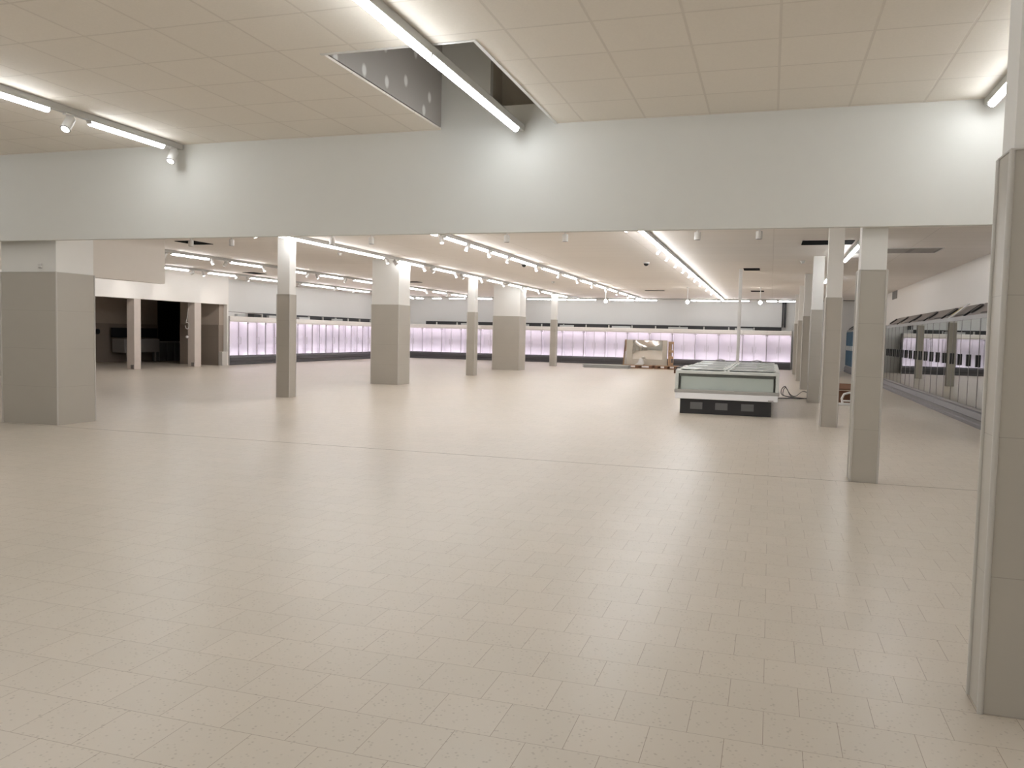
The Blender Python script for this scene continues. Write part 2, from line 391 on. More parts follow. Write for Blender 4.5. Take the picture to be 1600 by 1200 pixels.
# ------------------------------------------------------------------ lights: tracks, tubes, spots
def track(axis, fixed, a0, a1, zc, label):
    m = MB()
    if axis == 'y': m.box(fixed-0.032, fixed+0.032, a0, a1, zc-0.065, zc-0.001)
    else: m.box(a0, a1, fixed-0.032, fixed+0.032, zc-0.065, zc-0.001)
    o = m.build('light_track', 'rail', bevel=0.004)
    return tag(o, label, 'light track', 'ceiling light tracks')
tube_cache = {}
def tube_light(axis, fixed, a0, a1, zc, kind, label, group):
    L = a1-a0
    t = thing('tube_light', label, 'tube light', (fixed, (a0+a1)/2, zc-0.065) if axis == 'y' else ((a0+a1)/2, fixed, zc-0.065), 0 if axis == 'y' else PI/2, group)
    key = (round(L, 3), kind)
    if key not in tube_cache:
        h = L/2
        d = MB(); pts = [(0.034*math.cos(a), -0.014-0.036*math.sin(a)) for a in [PI*i/10 for i in range(11)]]
        pts = [(0.034, -0.008)]+pts+[(-0.034, -0.008)]
        d.prism(pts, 'y', -h+0.009, h-0.009)
        c_ = MB().box(-0.036, 0.036, -h, h, -0.010, 0.0).box(-0.030, 0.030, -h, -h+0.008, -0.035, -0.010).box(-0.030, 0.030, h-0.008, h, -0.035, -0.010)
        dm = d.build('diffuser', kind, t); cm = c_.build('end_cap_housing', 'whitem', t)
        tube_cache[key] = (dm.data, cm.data)
    else:
        for nm, me in zip(('diffuser', 'end_cap_housing'), tube_cache[key]):
            o = bpy.data.objects.new(nm, me); COL.objects.link(o); o.parent = t
    return t
def spotlight(loc, aim, label, group, power=SPOT_W, lit=True, hang=0.0, size=1.0, cone=50):
    """cylinder spot hung from a track at loc (underside of the track), pointing at aim"""
    t = thing('track_spotlight', label, 'spotlight', loc, 0, group)
    r, L = 0.042*size, 0.13*size
    p = Vector((0, 0, -0.075-hang)); d = (Vector(aim)-(Vector(loc)+p)).normalized()
    MB().box(-0.022, 0.022, -0.05, 0.05, -0.016, 0).cyl((0, 0, -0.016), (0, 0, -0.07-hang), 0.009, n=8).build('adapter', 'whitem', t)
    p0 = p-d*L*0.45; p1 = p+d*L*0.55
    b = MB().cyl(p0, p1, r, n=20); b.cyl(p0-d*0.012, p0, r*0.8, r, n=20)
    hb = b.build('lamp_body', 'whitem', t, smooth=True)
    MB().cyl(p1, p1+d*0.003, r*1.01, n=20).build('rim', 'grille', t, smooth=True)
    MB().cyl(p1+d*0.004, p1+d*0.006, r*0.82, n=20).build('lens', 'lens' if lit else 'lens_off', t)
    if lit and power > 0:
        ld = bpy.data.lights.new('spot_beam', 'SPOT'); ld.energy = power; ld.spot_size = math.radians(cone); ld.spot_blend = 0.75
        ld.shadow_soft_size = 0.03; ld.color = (1.0, 0.95, 0.90)
        lo = bpy.data.objects.new('spot_beam', ld); COL.objects.link(lo); lo.parent = t
        lo.location = p1+d*0.012; lo.rotation_euler = d.to_track_quat('-Z', 'Y').to_euler()
    return t

# front room
track('y', -6.78, -8.9, 8.24, ZN, 'short grey light track crossing the upper left corner')
track('y', -2.545, -8.9, 8.24, ZN, 'grey light track crossing the hole in the front ceiling')
track('y', -11.0, -8.9, 8.24, ZN, 'added front room light track left of the picture edge, for unseen fill tubes')
track('y', 1.74, -8.9, 8.24, ZN, 'front ceiling light track ending above the nearest right column')
GN = 'tubes in the front room tracks'
for k, (a, b) in enumerate([(6.86, 7.94), (5.20, 6.36), (3.4, 4.6), (1.6, 2.8), (-0.2, 1.0), (-2.2, -1.0)]):
    tube_light('y', -6.78, a, b, ZN, 'tube_near', 'lit tube light in the upper left track, %s back from the header wall' % ORD[k], GN)
for k, (a, b) in enumerate([(7.0, 8.05), (5.83, 6.98), (4.63, 5.80), (3.40, 4.60), (2.2, 3.37), (1.0, 2.17), (-0.5, 0.7), (-2.2, -1.0)]):
    tube_light('y', -2.545, a, b, ZN, 'tube_near', 'long bright tube light below the ceiling hole, %s back from the header wall' % ORD[k], GN)
for k, (a, b) in enumerate([(7.0, 8.1), (5.8, 6.95), (3.4, 4.6), (1.0, 2.2), (-1.5, -0.3)]):
    tube_light('y', 1.74, a, b, ZN, 'tube_near', 'lit tube at the upper right beside the nearest column, %s back from the header' % ORD[k], GN)
for k, (a, b) in enumerate([(6.9, 8.0), (5.2, 6.4), (3.0, 4.2), (1.0, 2.2), (-1.2, 0.0), (-3.4, -2.2), (-6.0, -4.8)]):  # unseen row added to brighten the left end of the header wall
    tube_light('y', -11.0, a, b, ZN, 'tube_near', 'added fill tube in the track left of the picture edge, %s back from the header' % ORD[k], GN)
for X_, nm in ((-6.78, 'upper left'), (-2.545, 'middle'), (1.74, 'right')):  # unseen tubes added to brighten surfaces that face the camera
    for k, (a, b) in enumerate([(-3.6, -2.4), (-5.2, -4.0), (-6.8, -5.6), (-8.4, -7.2)]):
        tube_light('y', X_, a, b, ZN, 'tube_near', 'added fill tube behind the viewpoint in the %s track, %s from the front' % (nm, ORD[k]), GN)
spotlight((-6.78, 6.60, ZN-0.065), (-6.3, 4.2, 0.0), 'white round spotlight between the two tubes in the upper left', 'front room spotlights', 14, hang=0.02, size=1.15)
spotlight((-6.78, 8.10, ZN-0.065), (-6.5, 6.0, 0.0), 'white round spotlight at the track end by the header wall', 'front room spotlights', 14, hang=0.02, size=1.15)
spotlight((-6.78, 5.0, ZN-0.065), (-5.0, 4.9, 0.0), 'white round spotlight above the left, outside the picture edge', 'front room spotlights', 14, size=1.15)

# sales floor rows running away from the camera
rows = [  # tubes hidden behind the header are added to light the floor there
 ('y', -5.74, [(9.2, 10.4), (10.8, 12.0), (12.4, 13.6), (13.99, 15.05), (15.28, 16.33), (16.58, 17.64), (17.92, 20.0), (20.70, 22.28), (22.94, 24.56), (25.27, 26.81), (27.44, 29.12), (29.73, 31.42), (32.2, 33.7), (34.4, 35.7), (36.4, 37.6)],
  'middle track', -5.74),
 ('y', -8.80, [(9.6, 11.0), (13.23, 15.43), (15.45, 17.67), (18.47, 19.94), (20.72, 22.23), (22.96, 24.48), (25.16, 26.61), (27.4, 28.86), (29.52, 31.11), (31.77, 33.18), (33.81, 35.87)],
  'track beside the left column row', -8.80),
 ('y', -13.7, [(14.6, 15.8), (16.32, 17.67), (18.55, 19.92), (20.85, 22.21), (23.07, 24.5), (25.29, 26.9), (27.6, 29.0), (29.8, 31.35), (32.16, 33.59), (34.34, 36.12)],
  'track left of the wide middle column', -13.7),
 ('y', -17.1, [(16.0, 17.3), (18.1, 19.3), (20.0, 21.1), (22.03, 23.39), (24.24, 25.81), (27.5, 29.85), (30.11, 31.52), (31.69, 32.93), (33.9, 35.3), (36.0, 37.4)],
  'track along the left fridge run', -17.1),
 ('y', -2.10, [(9.3, 10.9), (10.95, 12.5)]+[(12.55+1.95*k, 12.55+1.95*(k+1)-0.04) for k in range(13)],
  'right-hand continuous track', -2.10),
]
track('y', -5.74, 9.0, 38.3, ZF, 'long light track running back over the middle of the floor')
track('y', -8.80, 9.0, 38.3, ZF, 'long light track running back beside the left row of columns')
track('y', -13.7, 14.4, 38.3, ZF, 'light track running back left of the wide middle column')
track('y', -17.1, 15.8, 38.3, ZF, 'leftmost light track, above the aisle by the left fridges')
track('y', -2.10, 9.0, 38.3, ZF, 'straight light track running back right of centre toward the island freezer')
track('y', 1.46, 9.0, 26.2, ZF, 'light track right of the right-hand row of narrow columns')
track('x', 38.4, -18.2, 1.1, ZF, 'light track running along the far wall above the fridges')
GF = 'tubes over the sales floor'
for ax, X, segs, nm, _ in rows:
    for k, (a, b) in enumerate(segs):
        tube_light('y', X, a, b, ZF, 'tube_far', '%s lit tube from the header in the %s' % (ORD[k].capitalize(), nm), GF)
for k, (a, b) in enumerate([(9.4, 10.7), (10.9, 12.2), (16.0, 17.55), (17.6, 19.15), (24.5, 26.0)]):
    tube_light('y', 1.46, a, b, ZF, 'tube_far', '%s lit tube in the track right of the narrow columns' % ORD[k].capitalize(), GF)
tag(MB().box(XL-0.7, XL-0.005, 38.45, 39.98, 0, 1.76).build('corner_cabinet_panel', 'cream'), 'plain cabinet panel filling the corner between the two lit fridge runs', 'corner panel')
fr = [(-18.1, -17.65), (-17.55, -17.38), (-17.27, -16.85), (-16.36, -15.87), (-15.45, -14.6), (-13.95, -13.18), (-11.36, -10.4), (-10.37, -9.41), (-9.36, -7.97), (-7.36, -5.99), (-5.95, -5.1), (-3.55, -2.24), (-2.18, -0.98), (-0.24, 0.2), (0.28, 0.98)]
for k, (a, b) in enumerate(fr):
    tube_light('x', 38.4, a, b, ZF, 'tube_far', '%s lit tube from the left in the far wall track' % ORD[k].capitalize(), GF)
# spots: (track X, [Y...], aims)
GS = 'track spotlights over the sales floor'
def floor_aim(x, y, dx, dy): return (x+dx, y+dy, 0)
for k, y in enumerate((13.85, 15.17, 16.45, 17.78, 20.1, 22.4, 24.7, 26.95, 29.25, 31.6, 34.0, 36.0)):
    spotlight((-5.74, y, ZF-0.065), floor_aim(-5.74, y, (0.9, -0.8)[k % 2], -1.4), '%s white spotlight from the header in the middle track' % ORD[k].capitalize(), GS)
for k, y in enumerate((17.85, 18.33, 20.05, 20.6, 22.33, 22.85, 24.55, 26.72, 29.0, 31.2, 33.3)):
    spotlight((-8.80, y, ZF-0.065), floor_aim(-8.80, y, (1.6, 2.2)[k % 2], -0.9+1.2*(k % 2)), '%s white spotlight from the header in the track beside the left columns' % ORD[k].capitalize(), GS)
for k, y in enumerate((16.1, 17.8, 18.35, 20.05, 22.35, 22.9, 24.7, 27.1, 29.2, 31.5, 33.8)):
    spotlight((-13.7, y, ZF-0.065), floor_aim(-13.7, y, (-1.5, 1.6)[k % 2], -0.4), '%s small white spotlight in the track left of the wide middle column' % ORD[k].capitalize(), GS)
for k, (y, tgt) in enumerate(((17.6, (XL, 17.7, 2.2)), (19.8, (XL, 19.9, 2.2)), (21.3, (XL, 21.6, 2.2)), (21.8, (-15.5, 21, 0)), (23.5, (XL, 23.9, 2.2)), (24.1, (-15.3, 24, 0)), (26.0, (-19.35, 26.3, 2.3)), (27.3, (-19.35, 28.2, 2.3)), (30.0, (-19.35, 30.3, 2.3)), (31.6, (-19.35, 32.3, 2.3)), (33.4, (-19.35, 34.3, 2.3)), (35.6, (-19.35, 36.3, 2.3)))):
    spotlight((-17.1, y, ZF-0.065), tgt, '%s small white spotlight in the leftmost track' % ORD[k].capitalize(), GS, 21 if tgt[0] == XL else 18, cone=46 if tgt[0] == XL else 75)
for k, y in enumerate((16.46, 17.88, 19.57, 21.25, 22.86, 24.6, 26.63, 29.17, 31.69)):
    spotlight((-2.10-0.085, y, ZF-0.045), floor_aim(-2.1, y, -1.6, -0.5), '%s white spotlight hanging left of the right-hand continuous track' % ORD[k].capitalize(), GS, size=0.8)
for k, (x, y) in enumerate(((1.46, 14.9), (1.46, 20.0))):
    spotlight((x, y, ZF-0.065), (1.3, y-1, 0), ('bright spotlight seen between the two nearest narrow right columns', 'small spotlight below the tube between the right columns')[k], GS, 18)
for k, (x, y, tgt) in enumerate(((-2.19, 9.6, (-0.9, 14.7, 0.3)), (-2.19, 11.2, (-0.4, 14.7, 0.3)), (-2.19, 12.8, (-3.4, 12.2, 0)), (-5.74, 9.0, (-5.0, 8.6, 0)), (-5.74, 10.6, (-4.8, 11.0, 0)), (-5.74, 12.2, (-6.5, 12.0, 0)), (-8.8, 11.2, (-7.8, 11.6, 0)), (-8.8, 12.6, (-8.0, 13.0, 0)))):  # unseen spots added to brighten the floor and the island freezer's front
    spotlight((x, y, ZF-0.045 if x == -2.19 else ZF-0.065), tgt, '%s added fill spotlight hidden just behind the header wall, counted from the right' % ORD[k].capitalize(), 'added spotlights behind the header', 70 if k < 2 else 28, cone=34 if k < 2 else 62)
# ceiling mounted cylinder downlights, a cross row just behind the header
dl = ['leftmost', 'second', 'third', 'fourth', 'fifth', 'sixth', 'seventh', 'rightmost']
for k, x in enumerate((-11.4, -10.42, -8.14, -7.30, -4.60, -3.52, -1.24, -0.25)):
    t = thing('ceiling_downlight', '%s unlit white cylinder downlight in the cross row behind the header%s' % (dl[k], '' if k in (0, 7) else ', counted from the left'), 'downlight', (x, 14.15, ZF), 0, 'cylinder downlights behind the header')
    MB().cyl((0, 0, -0.012), (0, 0, 0), 0.07, n=20).cyl((0, 0, -0.05), (0, 0, -0.01), 0.014, n=8).cyl((0, 0, -0.17), (0, 0, -0.045), 0.052, n=20).build('lamp_body', 'whitem', t, smooth=True)
    MB().cyl((0, 0, -0.172), (0, 0, -0.1695), 0.045, n=20).build('lens', 'lens_off', t)
# pendant bulbs
for x, nm in ((-5.87, 'leftmost of three before the far fridges'), (-2.90, 'middle of three, left of the continuous track'), (-0.40, 'rightmost of three, right of the white pole')):
    t = thing('pendant_bulb', 'hanging bulb on white cord, '+nm, 'pendant lamp', (x, 30, ZF), 0, 'bare pendant bulbs')
    MB().cyl((0, 0, -0.02), (0, 0, 0), 0.05, n=16).cyl((0, 0, -0.42), (0, 0, -0.02), 0.012, n=8).build('cord', 'whitem', t)
    MB().cyl((0, 0, -0.47), (0, 0, -0.42), 0.03, n=12).build('socket', 'whitem', t)
    MB().ball((0, 0, -0.52), 0.062, n=16, m=10).build('bulb', 'bulb', t, smooth=True)

# ------------------------------------------------------------------ ceiling details
def slot(x0, x1, y0, y1, label, m='slot'):
    t = thing('air_vent', label, 'air vent', ((x0+x1)/2, (y0+y1)/2, ZF))
    a, b = (x1-x0)/2, (y1-y0)/2
    MB().box(-a, a, -b, b, -0.006, -0.001).build('opening', m, t)
    MB().box(-a-0.02, a+0.02, -b-0.02, -b, -0.012, -0.001).box(-a-0.02, a+0.02, b, b+0.02, -0.012, -0.001).box(-a-0.02, -a, -b, b, -0.012, -0.001).box(a, a+0.02, -b, b, -0.012, -0.001).build('frame', 'whitem' if m != 'slot' else 'slot', t)
    return t
slot(0.50, 1.35, 15.95, 16.55, 'black rectangular ceiling opening left of the second right column')
t = slot(1.52, 3.05, 17.35, 18.25, 'wide grey air vent in the ceiling right of the nearest narrow column', 'vent')
for k in range(3): MB().box(-0.70+k*0.50, -0.30+k*0.50, -0.42, 0.42, -0.012, -0.006).build('vent_panel', mat('pale_vent_panel_%d' % k, (0.36, 0.33, 0.30), 0.6), t)
slot(-0.72, -0.36, 21.9, 22.5, 'thin dark ceiling opening right of the white pole top')
slot(-0.76, -0.33, 31.8, 32.4, 'small dark ceiling opening above the rightmost pendant bulb')
slot(-16.45, -16.05, 22.95, 23.6, 'dark ceiling slit left of the nearest left column')
slot(-17.6, -17.35, 24.3, 25.1, 'dark ceiling slit by the left fridge run')
slot(-12.14, -11.7, 14.6, 15.2, 'dark ceiling slit beside the lowered beige wall panel')
slot(2.40, 3.45, 38.9, 39.2, 'dark ceiling slit seen far back between the right columns')
slot(-13.2, -12.2, 27.2, 27.6, 'dark ceiling slit between the two wide middle columns')
slot(-4.7, -4.0, 31.9, 32.2, 'dark ceiling slit far back above the pallets')
for x, y, nm in ((-2.96, 20.1, 'dark dome camera on the ceiling right of the middle track'), (-6.12, 20.3, 'dark dome camera on the ceiling by the middle track tubes')):
    t = thing('dome_camera', nm, 'security camera', (x, y, ZF))
    MB().cyl((0, 0, -0.03), (0, 0, 0), 0.075, n=20).build('base', 'whitem', t, smooth=True)
    MB().ball((0, 0, -0.03), 0.062, n=16, m=10).build('dome', 'dome', t, smooth=True)
for x, y, nm in ((-9.75, 12.9+4.4, 'small beige ceiling detector left of the nearest narrow left column'), (0.62, 19.9, 'small white ceiling detector left of the second right column'), (-7.1, 27.0, 'small white ceiling detector above the middle of the floor')):
    o = MB().cyl((0, 0, -0.02), (0, 0, 0), 0.06, n=16).cyl((0, 0, -0.06), (0, 0, -0.02), 0.035, 0.045, n=16).build('smoke_detector', 'whitem', loc=(x, y, ZF), smooth=True)
    tag(o, nm, 'detector')
# small sensor on the wide left column
t = thing('wall_sensor', 'small white sensor on the wide left column above its tiles', 'sensor', (-9.13, 8.426, 2.06))
MB().box(-0.025, 0.025, -0.03, 0, 0.0, 0.05).build('body', 'whitem', t, bevel=0.006); MB().box(-0.02, 0.02, -0.028, -0.003, -0.01, 0.0).build('window', 'isl_grey', t)
# white service pole
t = thing('service_pole', 'thin white service pole rising behind the island freezer', 'pole', (-0.80, 22.05, 0))
MB().box(-0.04, 0.04, -0.04, 0.04, 0, ZF).build('pole_profile', 'whitem', t, bevel=0.004); MB().box(-0.08, 0.08, -0.08, 0.08, 0, 0.02).build('foot_plate', 'rail', t)
# wall grille
t = thing('wall_grille', 'small grey square grille high on the right wall', 'air vent', (XR, 31.6, 2.87))
MB().box(-0.02, 0, -0.55, 0.55, 0, 0.28).build('frame', 'vent', t)
g = MB()
for k in range(6): g.box(-0.028, -0.019, -0.5, 0.5, 0.03+k*0.04, 0.045+k*0.04)
g.build('slats', 'grille', t)

# ------------------------------------------------------------------ lit upright fridges
def make_fridge(W):
    """local: front plane y=0 facing -Y, body back to +0.75; origin at floor centre"""
    t = bpy.data.objects.new('display_fridge', None); COL.objects.link(t); t.empty_display_size = 0.1
    h = W/2
    T = 0.018
    MB().box(-h+0.001, -h+T, 0.02, 0.72, 0.28, 1.62).build('side_panel', 'cab_in', t)
    MB().box(h-T, h-0.001, 0.02, 0.72, 0.28, 1.62).build('side_panel', 'cab_in', t)
    MB().box(-h+T, h-T, 0.42, 0.46, 0.30, 1.62).box(-h+T, h-T, 0.06, 0.42, 0.301, 0.306).box(-h+T, h-T, 0.06, 0.42, 1.60, 1.62).build('inner_liner', 'cab_in', t)
    MB().prism([(-0.03, 1.56), (-0.05, 1.60), (-0.05, 1.745), (-0.02, 1.76), (0.72, 1.76), (0.72, 1.62), (0.02, 1.62), (0.02, 1.56)], 'x', -h+0.002, h-0.002).build('canopy', 'cream', t)
    MB().prism([(-0.05, 0.0), (-0.05, 0.05), (-0.03, 0.06), (-0.03, 0.13), (-0.05, 0.15), (-0.05, 0.27), (-0.02, 0.30), (0.012, 0.345), (0.03, 0.345), (0.03, 0.30), (0.70, 0.30), (0.70, 0.0)], 'x', -h+0.001, h-0.001).build('base_bumper', 'charcoal', t)
    MB().cyl((-h+0.04, 0.075, 1.575), (h-0.04, 0.075, 1.575), 0.013, n=8).build('cabinet_lamp', 'fr_lamp', t)
    MB().cyl((-h+0.04, 0.075, 0.322), (h-0.04, 0.075, 0.322), 0.013, n=8).build('cabinet_lamp', 'fr_lamp', t)
    fl = MB().box(-h+0.001, -h+0.012, -0.012, 0.011, 0.30, 1.56)
    fl.build('door_post', 'seam', t)
    for s in (-1, 1):
        x0, x1 = (-h+0.012, -0.004) if s < 0 else (0.004, h-0.012)
        d = MB().box(x0, x1, -0.012, 0.0, 0.31, 1.555).build('glass_door', 'fr_glass', t)
        xe = -0.008 if s < 0 else 0.008
        e = MB().box(min(xe-0.003, xe+0.003), max(xe-0.003, xe+0.003), -0.014, 0.002, 0.31, 1.555).build('door_edge', 'seam', d)
        xh = s*0.07
        hm = MB().cyl((xh, -0.05, 0.74), (xh, -0.05, 1.02), 0.009, n=8).cyl((xh, -0.05, 0.76), (xh, 0, 0.76), 0.007, n=6).cyl((xh, -0.05, 1.0), (xh, 0, 1.0), 0.007, n=6)
        hm.build('handle', 'chrome', d, smooth=True)
        MB().box(x0+0.01, x0+0.05, -0.012, 0.0, 1.50, 1.545).build('hinge', 'chrome', d) if s < 0 else MB().box(x1-0.05, x1-0.01, -0.012, 0.0, 1.50, 1.545).build('hinge', 'chrome', d)
    return t
WF = 1.066
proto = make_fridge(WF); YF = 39.2
nfar = 18
for k in range(nfar):
    o = proto if k == 0 else copy_tree(proto)
    o.location = (0.89-WF*(k+0.5), YF, 0)
    tag(o, '%s lit two-door display fridge from the right end of the far wall run' % ORD[k], 'display fridge', 'lit display fridges along the far wall')
WL = 1.122
proto2 = make_fridge(WL)
for k in range(12):
    o = proto2 if k == 0 else copy_tree(proto2)
    o.location = (XL, 24.97+WL*(k+0.5), 0); o.rotation_euler = (0, 0, PI/2)
    tag(o, '%s lit two-door display fridge of the left wall run, counted from the utility openings' % ORD[k], 'display fridge', 'lit display fridges along the left wall')
# end panels
o = MB().box(0.892, 0.925, YF-0.05, YF+0.75, 0, 1.76).build('fridge_end_panel', 'cab_out'); tag(o, 'dark end panel closing the far fridge run at its right', 'end panel')
o = MB().box(XL-0.7, XL+0.04, 24.952, 24.966, 0, 1.76).build('fridge_end_panel', 'cab_out'); tag(o, 'dark end panel closing the left fridge run by the utility pier', 'end panel')
# black ducts and grey boxes lying on top of the fridges
t = thing('pipe_tray', 'black pipe tray lying along the top of the far fridges', 'pipe tray', (0, YF+0.35, 1.76))
MB().box(-17.2, 0.45, 0, 0.3, 0.0, 0.17).build('tray', 'darkmetal', t)
for k in range(15): MB().box(-16.6+k*1.13, -16.55+k*1.13, -0.06, 0.0, 0.0, 0.13).build('support', 'rail', t)
t = thing('riser_duct', 'black pipe duct rising up the far wall at the end of the fridges', 'duct', (0.50, YW-0.13, 1.93))
MB().box(-0.05, 0.0, 0, 0.12, 0, ZF-1.93).build('pipe', 'darkmetal', t); MB().box(0.04, 0.13, 0, 0.12, 0, ZF-1.93).build('pipe', 'darkmetal', t)
MB().box(0.002, 0.038, 0.05, 0.12, 0.1, ZF-1.95).build('pipe_bracket', 'cab_out', t)
t = thing('pipe_tray', 'black pipe tray lying along the top of the left fridges', 'pipe tray', (XL-0.35, 0, 1.76))
MB().box(-0.3, 0, 27.0, 38.9, 0.0, 0.17).build('tray', 'darkmetal', t)
for k in range(10): MB().box(0.0, 0.06, 27.4+k*1.13, 27.46+k*1.13, 0.0, 0.14).build('support', 'rail', t)
o = MB().tube([(XL-0.2, 25.0, 1.90), (XL-0.2, 25.2, 1.93), (XL-0.2, 27.3, 1.88)], 0.012).build('refrigerant_pipe', 'steel'); tag(o, 'thin grey pipe above the first left fridges beside the pier', 'pipe')
bx = [(0, -14.9, .5), (0, -11.8, .5), (0, -9.6, .7), (0, -6.9, .9), (0, -4.2, .9), (0, -1.2, .8), (1, 25.9, .5), (1, 27.9, .5), (1, 30.2, .8), (1, 33.0, .8)]
bn = ['grey control box on the far fridges between the two wide columns, nearest the corner', 'grey control box on the far fridges left of the far wide column', 'grey control box on the far fridges behind the far wide column',
      'long grey control box on the far fridges right of the farthest left column', 'long grey control box on the far fridges above the pallets', 'long grey control box on the far fridges near the white pole',
      'small grey control box on the left fridges nearest the pier', 'small grey control box on the left fridges just left of the nearest left column', 'grey control box on the left fridges right of the nearest left column', 'grey control box on the left fridges near the wide middle column']
for k, (side, p, w_) in enumerate(bx):
    if side == 0: m = MB().box(-w_/2, w_/2, -0.07, 0.05, 0, 0.09); loc = (p, YF+0.18, 1.76)
    else: m = MB().box(-0.06, 0.06, -w_/2, w_/2, 0, 0.09); loc = (XL-0.2, p, 1.76)
    tag(m.build('control_box', 'sheet', loc=loc, bevel=0.005), bn[k], 'control box', 'grey boxes on top of the fridges')

# ------------------------------------------------------------------ upright freezers along the right wall
DW = 0.6767
def make_freezer(film=False):
    """local: doors in the plane x=0 facing -X, unit runs from y=0 to y=3*DW, back at +0.8"""
    t = bpy.data.objects.new('upright_freezer', None); COL.objects.link(t); t.empty_display_size = 0.1
    L = 3*DW
    b = MB(); b.box(0.72, 0.80, 0.004, L-0.004, 0.25, 1.85).box(0.05, 0.72, 0.004, 0.02, 0.25, 1.85).box(0.05, 0.72, L-0.02, L-0.004, 0.25, 1.85)
    b.build('cabinet_body', 'cab_out', t)
    s = MB()
    for z in (0.5, 0.8, 1.1, 1.4): s.box(0.12, 0.7, 0.03, L-0.03, z, z+0.02)
    s.build('wire_shelves', 'rail', t)
    MB().prism([(-0.07, 0.0), (-0.07, 0.05), (-0.05, 0.07), (-0.05, 0.12), (-0.07, 0.14), (-0.04, 0.23), (0.0, 0.25), (0.8, 0.25), (0.8, 0.0)], 'y', 0.002, L-0.002).build('base_bumper', 'bumper_grey', t)
    f = MB(); f.box(-0.01, 0.05, 0.002, L-0.002, 1.76, 1.83).box(-0.01, 0.05, 0.002, L-0.002, 0.25, 0.29).box(-0.005, 0.05, 0.002, 0.018, 0.29, 1.76).box(-0.005, 0.05, L-0.018, L-0.002, 0.29, 1.76)
    f.build('door_frame', 'frame_grey', t)
    # slanted hood with its black lamp opening
    MB().prism([(0.0, 1.83), (0.30, 2.06), (0.80, 2.06), (0.80, 1.83)], 'y', 0.16, L-0.10).build('hood', 'steel', t)
    sl = Matrix.Translation((0.0, 0, 1.83)) @ Matrix.Rotation(-math.atan2(0.23, 0.30), 4, 'Y')
    g = MB(); g.box(0.02, 0.36, 0.10, 0.17, -0.02, 0.010, sl).box(0.03, 0.07, 0.16, 0.95, 0.002, 0.008, sl)
    g.build('hood_gap', 'black', t)
    MB().cyl(sl @ Vector((0.19, L-0.28, 0)), sl @ Vector((0.19, L-0.28, 0.03)), 0.12, n=16).build('fan_opening', 'black', t)
    for k in range(3):
        y0 = k*DW
        rot = Matrix.Translation((0, y0+DW-0.012, 0)) @ Matrix.Rotation(math.radians((0.12, 0.05, 0.16)[k]), 4, 'Z') @ Matrix.Translation((0, -(y0+DW-0.012), 0))
        d = MB().box(-0.022, -0.006, y0+0.012, y0+DW-0.012, 0.30, 1.755, rot).build('glass_door', 'blue' if film else 'mir_glass', t)
        MB().box(-0.028, -0.004, y0+0.008, y0+0.018, 0.295, 1.76, rot).build('door_edge', 'frame_grey', d)
        MB().box(-0.060, -0.022, y0+0.03, y0+0.075, 0.96, 1.16, rot).build('handle', 'bag' if film else 'black', d, bevel=0.006)
    return t
fz = make_freezer(); XFZ = 3.25
for k in range(7):
    o = fz if k == 0 else copy_tree(fz)
    o.location = (XFZ, 26.45-3*DW*(k+1), 0)
    tag(o, '%s mirror-glass freezer with three black-handled doors on the right wall, counted from its far end' % ORD[k], 'freezer', 'glass-door freezers along the right wall')
fb = make_freezer(True)
for k in range(3):
    o = fb if k == 0 else copy_tree(fb)
    o.location = (XFZ, 39.6-3*DW*(k+1), 0)
    tag(o, '%s blue-filmed freezer far back on the right wall, counted from the far corner' % ORD[k], 'freezer', 'blue-filmed freezers on the right wall')
o = MB().box(XFZ-0.03, XFZ+0.8, 26.455, 26.49, 0, 1.84).build('freezer_end_panel', 'cab_out'); tag(o, 'dark end panel of the right wall freezers beside the nearest narrow column', 'end panel')
o = MB().box(XFZ-0.16, XFZ-0.075, 26.3, 26.42, 0, 0.07).build('floor_stop', 'black', bevel=0.008); tag(o, 'small black stop on the floor at the freezer run end', 'floor stop')
# strip of film hanging over a hood
t = thing('protective_wrap', 'folded white wrap with yellow tape lying on a freezer hood', 'wrap', (XFZ, 16.95, 1.84))
rt = Matrix.Rotation(-math.atan2(0.23, 0.30), 4, 'Y') @ Matrix.Rotation(math.radians(28), 4, 'Z')
MB().box(-0.02, 0.40, 0.0, 0.17, 0.032, 0.05, rt).build('sheet', 'bag', t, bevel=0.006); MB().box(0.08, 0.34, 0.12, 0.18, 0.045, 0.056, rt).build('tape', 'yellow', t)

